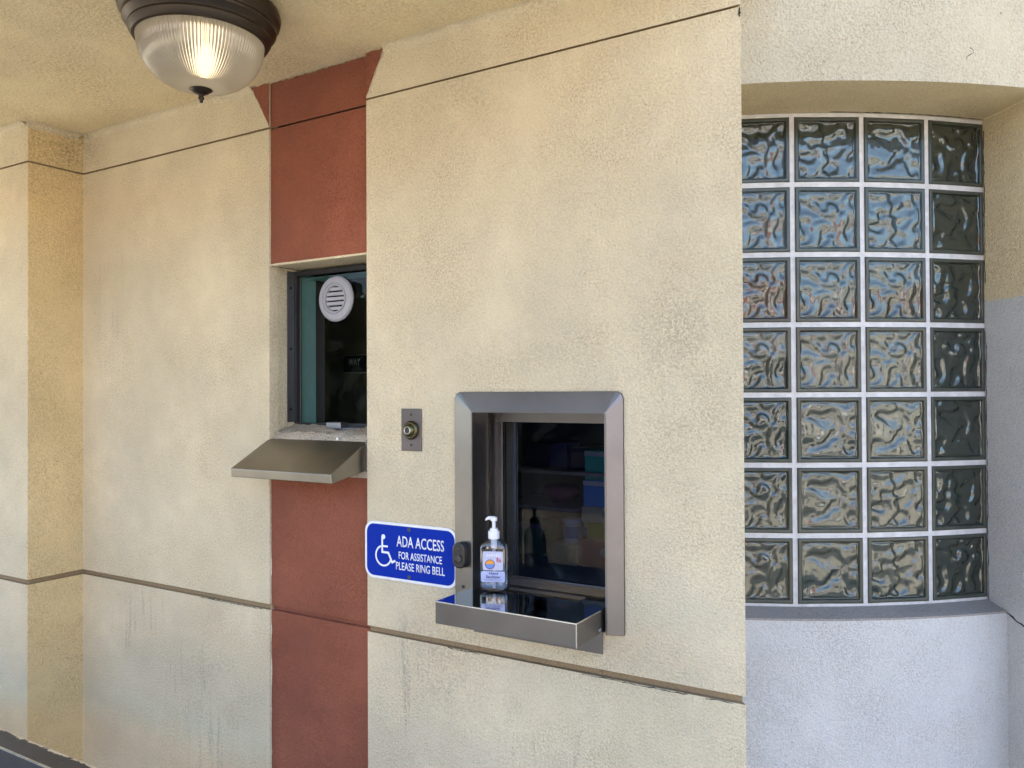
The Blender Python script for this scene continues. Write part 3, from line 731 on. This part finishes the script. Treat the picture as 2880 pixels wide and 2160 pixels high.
# ------------------------------------------------------------------ hand sanitiser bottle
bt = thing('sanitizer_bottle', 'clear pump bottle of hand sanitizer standing on the steel tray', 'bottle', (-1.103, -.014, TZ+.0012), R(24)); bt.scale = (1.06, 1.06, 1.02)
def oval_loft(bm, prof, seg=48, ex=2.6):
    rings = []
    for (a, b, z) in prof:
        ring = []
        for i in range(seg):
            t = 2*math.pi*i/seg; c, s_ = math.cos(t), math.sin(t)
            ring.append(bm.verts.new((a*math.copysign(abs(c)**(2/ex), c), b*math.copysign(abs(s_)**(2/ex), s_), z)))
        rings.append(ring)
    for p, q in zip(rings, rings[1:]):
        for i in range(seg): bm.faces.new((p[i], p[(i+1) % seg], q[(i+1) % seg], q[i]))
    bm.faces.new(rings[0][::-1]); bm.faces.new(rings[-1]); return rings
def clear_mat(name, tint, glossk=.09, rough=.03):
    m, nt, b = mat(name); nt.nodes.remove(b); out = nt.nodes["Material Output"]
    t = N(nt, "ShaderNodeBsdfTransparent"); t.inputs[0].default_value = col4(tint)
    g = N(nt, "ShaderNodeBsdfGlossy"); g.inputs['Roughness'].default_value = rough
    lw = N(nt, "ShaderNodeLayerWeight"); lw.inputs[0].default_value = .35
    mx = N(nt, "ShaderNodeMixShader"); L(nt, rng(nt, lw.outputs['Fresnel'], 0, 1, glossk, .75), mx.inputs[0])
    L(nt, t.outputs[0], mx.inputs[1]); L(nt, g.outputs[0], mx.inputs[2]); L(nt, mx.outputs[0], out.inputs[0]); return m
bm = bmesh.new()
oval_loft(bm, [(.026, .014, 0), (.0325, .0175, .004), (.0345, .019, .012), (.0345, .019, .106), (.033, .0185, .112), (.024, .0165, .121), (.0135, .0125, .127), (.0125, .0125, .129)])
obj('bottle_body', bm, clear_mat("clear_bottle", (.90, .91, .94)), bt, smooth=True)
bm = bmesh.new()
oval_loft(bm, [(.025, .013, .0015), (.0315, .0165, .0055), (.0333, .0178, .013), (.0333, .0178, .052), (.0328, .0172, .0525)])
obj('liquid', bm, clear_mat("clear_gel", (.80, .83, .90), .05), bt, smooth=True)
bm = bmesh.new(); lathe(bm, [(.0125, .1285), (.0135, .1285), (.0138, .146), (.0128, .148), (.0095, .148), (.0095, .154), (.0042, .154), (.0042, .171), (.008, .172), (.0085, .181), (.0001, .183)], 32)
o = obj('pump_cap', bm, M['white_plastic'], bt); auto_smooth(o, 35)
bm = bmesh.new()
A = [bm.verts.new(p) for p in ((.004, -.006, .172), (.004, .006, .172), (.004, .006, .183), (.004, -.006, .183))]
B = [bm.verts.new(p) for p in ((-.012, -.004, .1755), (-.012, .004, .1755), (-.012, .004, .1835), (-.012, -.004, .1835))]
D = [bm.verts.new(p) for p in ((-.0205, -.0025, .1715), (-.0205, .0025, .1715), (-.0195, .0025, .1785), (-.0195, -.0025, .1785))]
for p, q in ((A, B), (B, D)):
    for i in range(4): bm.faces.new((p[i], p[(i+1) % 4], q[(i+1) % 4], q[i]))
bm.faces.new(A); bm.faces.new(D)
obj('spout', bm, M['white_plastic'], bt, bevel=.0015)
bm = bmesh.new(); lathe(bm, [(.0075, .128), (.0072, .104), (.004, .102), (.0036, .006)], 20); obj('dip_tube', bm, plain('milky_tube', (.72, .72, .76), .4), bt, smooth=True)
LY = -.0192
bm = bmesh.new(); prism_xz(bm, rrect(-.024, .024, .054, .100, .004), LY-.0004, LY); obj('front_label', bm, plain('lilac_label', (.50, .51, .66), .5), bt)
bm = bmesh.new(); prism_xz(bm, rrect(-.0285, .0285, .0255, .0515, .004), LY-.0004, LY); obj('lower_label', bm, plain('pale_blue_label', (.44, .49, .74), .5), bt)
ink = plain('navy_ink', (.02, .03, .16), .5)
TY = LY-.0006
obj('lettering', text_bm("HAND", -.014, .019, .087, .0945, TY, .0002, .0), plain('white_ink', (.85, .85, .9), .5), bt)
obj('lettering', text_bm("Rx", .009, .0205, .0735, .0855, TY, .0002, .02), plain('red_ink', (.55, .03, .03), .5), bt)
obj('lettering', text_bm("Hand", -.0085, .0125, .0435, .0500, TY, .0002, .02), ink, bt)
obj('lettering', text_bm("Sanitizer", -.0165, .0185, .0345, .0415, TY, .0002, .02), ink, bt)
obj('lettering', text_bm("KILLS GERMS ON HANDS", -.020, .021, .0295, .0322, TY, .0002, .0), ink, bt)
bm = bmesh.new(); prism_xz(bm, [(-.007+.0118*math.cos(R(a)), .0685+.0118*math.sin(R(a))) for a in range(0, 360, 12)], TY-.0001, TY+.0002); obj('emblem_rim', bm, plain('emblem_purple', (.12, .04, .16), .5), bt)
bm = bmesh.new(); prism_xz(bm, [(-.007+.0098*math.cos(R(a)), .0690+.0098*math.sin(R(a))) for a in range(0, 181, 12)], TY-.0004, TY-.0001); obj('emblem_sun', bm, plain('emblem_orange', (.75, .33, .03), .5), bt)
bm = bmesh.new(); prism_xz(bm, [(-.007+.0098*math.cos(R(a)), .0685+.0098*math.sin(R(a))) for a in range(180, 361, 12)], TY-.0004, TY-.0001); obj('emblem_water', bm, plain('emblem_blue', (.12, .25, .6), .5), bt)

# ------------------------------------------------------------------ goods behind the service glass
cols = dict(teal=(.03, .30, .27), blue=(.02, .15, .45), beige=(.26, .24, .17), yellow=(.28, .24, .02), red=(.17, .03, .04), white=(.34, .37, .42), green=(.08, .16, .12), dark=(.05, .05, .09), purple=(.20, .05, .10), navy=(.05, .06, .16), grey=(.16, .14, .18))
pm = {k: plain('carton_'+k, v, .55) for k, v in cols.items()}
def carton(label, x0, x1, z0, z1, y0, dep, c, band=None, cat='box', patch=None):
    t = thing('product_box', label, cat, ((x0+x1)/2, y0+dep/2, z0), 0, 'boxes stocked behind the service window')
    bm = bmesh.new(); box(bm, -(x1-x0)/2, (x1-x0)/2, -dep/2, dep/2, 0, z1-z0); obj('carton', bm, pm[c], t, bevel=.002)
    if band:
        bm = bmesh.new(); box(bm, -(x1-x0)/2-.0006, (x1-x0)/2+.0006, -dep/2-.0008, dep/2, z1-z0-.017, z1-z0-.003); obj('top_band', bm, pm[band], t)
    if patch:
        bm = bmesh.new(); prism_xz(bm, [((x1-x0)*.05+.017*math.cos(R(a)), (z1-z0)*.55+.014*math.sin(R(a))) for a in range(0, 360, 20)], -dep/2-.0008, -dep/2); obj('printed_patch', bm, pm[patch], t)
    return t
BY = .5
carton('teal carton with a white top band, topmost of the stack behind the service glass', -1.10, -.97, -.268, -.178, BY, .12, 'teal', 'white')
carton('bright blue carton with a white top band, under the teal one', -1.105, -.96, -.349, -.2685, BY, .13, 'blue', 'white')
carton('beige carton with a dark green patch, between the blue and the yellow boxes', -1.112, -.955, -.398, -.3495, BY, .13, 'beige', patch='green')
carton('yellow carton in the middle of the stack behind the service glass', -1.095, -.96, -.447, -.3985, BY, .12, 'yellow')
carton('dark red carton with a grey patch, lowest of the stack', -1.12, -.955, -.529, -.4475, BY-.01, .14, 'red', patch='grey')
carton('dark green carton on the counter under the white tubs', -1.232, -1.13, -.529, -.476, BY+.02, .12, 'green')
carton('small teal bin carton at the left end below the shelf', -1.37, -1.28, -.529, -.425, BY+.05, .12, 'green', 'grey')
carton('black carton at the left end of the upper shelf', -1.36, -1.265, -.243, -.172, BY+.08, .1, 'dark')
carton('navy carton in the middle of the upper shelf', -1.26, -1.20, -.243, -.165, BY+.07, .1, 'navy')
carton('wide grey purple carton on the upper shelf next to the stack', -1.195, -1.115, -.243, -.175, BY+.09, .1, 'grey', 'dark')
def tub(label, x, z0, rad, h, y):
    t = thing('tub', label, 'tub', (x, y, z0), 0, 'white tubs behind the service window')
    bm = bmesh.new(); lathe(bm, [(.0001, 0), (rad, 0), (rad, h), (.0001, h)], 32); o = obj('can', bm, pm['white'], t); auto_smooth(o)
    bm = bmesh.new(); lathe(bm, [(rad+.0015, h-.008), (rad+.0015, h+.004), (.0001, h+.004)], 32); o = obj('lid', bm, plain('tub_lid', (.35, .42, .6), .4), t); auto_smooth(o)
    bm = bmesh.new(); lathe(bm, [(rad+.0006, h*.2), (rad+.0006, h*.72)], 32); obj('wrap', bm, plain('tub_wrap', (.10, .16, .36), .5), t, smooth=True)
tub('larger white and blue tub beneath the shelf', -1.178, -.4755, .029, .07, BY+.07); tub('smaller white and blue tub against the stacked cartons', -1.138, -.4755, .014, .062, BY+.1)
sh = thing('shelf_unit', 'dim shelf unit with two boards behind the service window', 'shelf', (-1.2, .6, -.55))
bpy.context.view_layer.update()
for z in (-.253, -.365):
    bm = bmesh.new(); box(bm, -1.40, -.93 if z > -.3 else -1.115, .47, .72, z, z+.0095); put('board', bm, plain('shelf_board', (.16, .155, .17), .6), sh)
bm = bmesh.new(); box(bm, -1.55, -.80, .72, .74, GZ+.02, .2); put('back_board', bm, plain('shelf_back', (.045, .05, .06), .7), sh)
bm = bmesh.new(); box(bm, -1.55, -.76, .27, .72, -.555, -.5295); tag(obj('counter', bm, plain('counter_top', (.16, .17, .20), .35)), 'grey counter top inside, under the stocked boxes', 'counter')
bm = bmesh.new(); oval_loft(bm, [(.03, .03, 0), (.045, .04, .01), (.062, .045, .03), (.058, .04, .046), (.03, .02, .052)])
bm.transform(Matrix.Translation((-1.235, BY+.1, -.3548))); tag(obj('dark_pouch', bm, pm['purple'], None, smooth=True), 'lumpy dark purple pouch lying on the lower shelf board', 'pouch')
bm = bmesh.new(); prism_xz(bm, [(-.009, 0), (.012, 0), (.012, .135), (.002, .10)], 0, .001)
bm.transform(Matrix.Translation((-.822, .112, -.484))); tag(obj('paper_sheet', bm, M['white_plastic'], None), 'white paper sheet propped at the right edge behind the service glass', 'paper')

# ------------------------------------------------------------------ ceiling lamp
LC = (-1.681, -.438)
lm = thing('ceiling_lamp', 'round bronze ceiling lamp with a lit ribbed glass bowl', 'lamp', (LC[0], LC[1], CEIL))
bm = bmesh.new(); lathe(bm, [(.150, 0), (.176, -.001), (.187, -.012), (.190, -.024), (.187, -.036), (.179, -.044), (.177, -.049), (.179, -.053), (.178, -.059), (.170, -.068), (.166, -.074), (.1665, -.079), (.162, -.088), (.157, -.0945), (.150, -.0955), (.1485, -.092), (.150, -.05)], 128)
o = obj('lamp_base', bm, M['bronze'], lm); auto_smooth(o, 28)
def dome_mat():
    m, nt, b = mat("ribbed_glass"); nt.nodes.remove(b); out = nt.nodes["Material Output"]
    tr_ = N(nt, "ShaderNodeBsdfRefraction"); tr_.inputs[0].default_value = (.92, .88, .82, 1); tr_.inputs['IOR'].default_value = 1.4; tr_.inputs['Roughness'].default_value = .1
    tl = N(nt, "ShaderNodeBsdfTranslucent"); tl.inputs[0].default_value = (.74, .72, .68, 1)
    df = N(nt, "ShaderNodeBsdfDiffuse"); df.inputs[0].default_value = (.55, .52, .48, 1)
    gl = N(nt, "ShaderNodeBsdfGlossy"); gl.inputs['Roughness'].default_value = .12
    a = N(nt, "ShaderNodeMixShader"); a.inputs[0].default_value = .68; L(nt, tr_.outputs[0], a.inputs[1]); L(nt, tl.outputs[0], a.inputs[2])
    d2 = N(nt, "ShaderNodeMixShader"); d2.inputs[0].default_value = .16; L(nt, a.outputs[0], d2.inputs[1]); L(nt, df.outputs[0], d2.inputs[2])
    c = N(nt, "ShaderNodeMixShader"); lw = N(nt, "ShaderNodeLayerWeight"); lw.inputs[0].default_value = .3
    L(nt, rng(nt, lw.outputs['Fresnel'], 0, 1, .08, .6), c.inputs[0]); L(nt, d2.outputs[0], c.inputs[1]); L(nt, gl.outputs[0], c.inputs[2])
    L(nt, c.outputs[0], out.inputs[0]); return m
bm = bmesh.new(); prof_ = []
for i in range(25):
    t = R(90*i/24); prof_.append((.1475*math.cos(t)**.8 if i < 24 else .004, -.088-.124*math.sin(t)))
prof_ = [(max(a, .004), z) for a, z in prof_]
RIBS = 110
lathe(bm, prof_, RIBS*4, rib=lambda i: .015*(1, .35, -.6, .35)[i % 4])
obj('glass_bowl', bm, dome_mat(), lm, smooth=True)
bm = bmesh.new(); lathe(bm, [(.0001, -.2015), (.024, -.2025), (.0275, -.2075), (.026, -.2125), (.016, -.220), (.007, -.224), (.0055, -.228), (.0075, -.231), (.0068, -.2345), (.004, -.2365), (.0045, -.239), (.003, -.243), (.0001, -.244)], 40)
o = obj('finial', bm, M['bronze'], lm, smooth=True)
def emit(name, c, s):
    m, nt, b = mat(name); b.inputs['Base Color'].default_value = col4(c)
    b.inputs['Emission Color'].default_value = col4(c); b.inputs['Emission Strength'].default_value = s; return m
bm = bmesh.new(); lathe(bm, [(.0001, -.150), (.014, -.147), (.024, -.136), (.028, -.122), (.024, -.104), (.015, -.088), (.013, -.06), (.0001, -.06)], 24)
bm.transform(Matrix.Translation((.012, .0, -.004)))
obj('bulb', bm, emit("lit_bulb", (1, .80, .52), 1.15), lm, smooth=True)
# ------------------------------------------------------------------ black painted barrier in the corner of the picture
def chipped():
    m, nt, b = mat("chipped_black_paint"); p = wpos(nt)
    n = noise_n(nt, mapped(nt, p, (1, 1, 1)), 38, 5, .7)
    x = N(nt, "ShaderNodeSeparateXYZ"); L(nt, p, x.inputs[0])
    edge = rng(nt, x.outputs['Y'], -.546, -.529, 0, .34)
    k = rng(nt, mth(nt, 'ADD', n, edge), .735, .755, 0, 1)
    sc = rng(nt, noise_n(nt, mapped(nt, p, (9, 60, 60)), 1.5, 4, .7), .70, .74, 0, .5)
    c = mixc(nt, rng(nt, noise_n(nt, p, 30, 5), .3, .7, 0, 1), (.022, .024, .028), (.042, .044, .048))
    c = mixc(nt, sc, c, (.2, .2, .2)); c = mixc(nt, k, c, (.70, .56, .36))
    L(nt, c, b.inputs['Base Color']); L(nt, rng(nt, k, 0, 1, .38, .8), b.inputs['Roughness'])
    bump(nt, mth(nt, 'MULTIPLY', k, -1), .6, .002, b); return m
bm = bmesh.new(); box(bm, -5.0, -1.2, -.592, -.527, -1.037, -.942)
br = thing('barrier', 'low black painted barrier with chipped cream edges at bottom left', 'barrier', (-3, -.56, GZ), 0)
bpy.context.view_layer.update()
put('barrier_body', bm, chipped(), br, bevel=.003)
bm = bmesh.new(); box(bm, -5.0, -1.2, -.5945, -.590, -.9455, -.9412); put('highlight_edge', bm, metal('highlight_steel', (.6, .6, .62), .3), br)  # bright strip: the edge's highlight put into the metal colour

for x in (-4.6, -3.0, -1.45):
    bm = bmesh.new(); box(bm, x-.04, x+.04, -.588, -.531, GZ, -1.0375); put('leg', bm, chipped(), br, bevel=.003)

# ------------------------------------------------------------------ what stands across the lane (seen in the glass)
brick = plain('far_red_brick', (.36, .12, .07), .8, scale=6, var=.2)
pale = plain('far_pale_wall', (.90, .88, .84), .8, scale=3)
dkw = plain('far_window_glass', (.03, .035, .045), .1)
nb = thing('shop_building', 'low shop with pale front and red brick parapet mirrored in the glass blocks', 'building', (14, -18, GZ))
def nput(name, x0, x1, y0, y1, z0, z1, m):
    bm = bmesh.new(); box(bm, x0, x1, y0, y1, z0, z1); return obj(name, bm, m, nb, bevel=.02)
nput('wall', -22, 26, -6, 0, 0, 3.3, pale); nput('parapet', -22, 26, -6, .12, 3.3, 4.9, brick)
for i in range(8): nput('window', -20+5.6*i, -16.6+5.6*i, -.3, .03, .8, 2.5, dkw)
nput('pillar', 15.2, 16.0, 0, .3, 0, 3.3, brick); nput('pillar', -6.6, -5.8, 0, .3, 0, 3.3, brick); nput('pillar', 4.2, 5, 0, .3, 0, 3.3, brick)
nb2 = thing('side_building', 'tall tan building closing the lane on the right, mirrored in the glass blocks', 'building', (21, -4, GZ))
for nm, x0, x1, y0, y1, z0, z1, m in (('wall', 0, 8, -12, 14, 0, 3.6, plain('far_tan_wall', (.86, .80, .68), .8)), ('parapet', -.1, 8, -12.1, 14.1, 3.6, 4.3, brick), ('door', -.05, .2, -2, -.8, 0, 2.2, dkw), ('window', -.05, .2, 1, 3.4, 1, 2.3, dkw), ('window', -.05, .2, -7, -4.4, 1, 2.3, dkw)):
    bm = bmesh.new(); box(bm, x0, x1, y0, y1, z0, z1); obj(nm, bm, m, nb2)
def car(x, y, rz, c, label):
    t = thing('parked_car', label, 'car', (x, y, GZ), rz, 'cars parked across the lane')
    bm = bmesh.new()
    side = [(-2.15, .35), (-2.2, .75), (-1.9, .98), (-1.25, 1.02), (-.55, 1.42), (.85, 1.45), (1.6, 1.05), (2.15, .98), (2.2, .4), (1.7, .28), (-1.7, .28)]
    prism_xz(bm, side, -.85, .85); obj('body', bm, plain('car_paint', c, .2), t, bevel=.08)
    bm = bmesh.new(); prism_xz(bm, [(-1.05, 1.04), (-.5, 1.37), (.8, 1.39), (1.4, 1.06)], -.862, .862); obj('window', bm, dkw, t)
    for wx in (-1.35, 1.35):
        for wy in (-.8, .8):
            bm = bmesh.new(); lathe(bm, [(.0001, -.1), (.33, -.1), (.33, .1), (.0001, .1)], 24, axis='Y'); bm.transform(Matrix.Translation((wx, wy, .33))); obj('wheel', bm, M['black_plastic'], t)
car(8, -13, R(80), (.02, .03, .07), 'dark blue parked car across the lane')
car(12.5, -12.6, R(84), (.85, .85, .85), 'white parked car across the lane')
car(2.5, -14, R(95), (.12, .015, .015), 'dark red parked car across the lane')

def blocker_mat():
    m, nt, b = mat("dark_blocker_leaves"); p = wpos(nt)
    L(nt, mixc(nt, rng(nt, noise_n(nt, p, 6, 5), .35, .65, 0, 1), (.012, .02, .016), (.03, .045, .03)), b.inputs['Base Color'])
    b.inputs['Roughness'].default_value = .7; return m
hd = thing('reflection_blocker', 'unseen dark leafy mass added to darken reflections in the service window', 'reflection_blocker', (-10, -12, GZ))  # unseen; added so the service window has something dark to reflect
bm = bmesh.new(); random.seed(3)
for i in range(2600):
    c = Vector((random.uniform(-9, 7.2), random.uniform(-1.4, .9), random.uniform(0, 3.9))); a = random.uniform(.18, .34)
    n1 = Vector((random.gauss(0, 1), random.gauss(0, 1), random.gauss(0, 1))).normalized(); t = n1.orthogonal().normalized(); v = n1.cross(t)
    quad(bm, c-t*a-v*a*.5, c+t*a-v*a*.5, c+t*a+v*a*.5, c-t*a+v*a*.5)
hm = blocker_mat(); obj('foliage', bm, hm, hd)
bm = bmesh.new(); box(bm, -9, 7.2, -1.0, .2, 0, 3.6); obj('dense_core', bm, hm, hd)
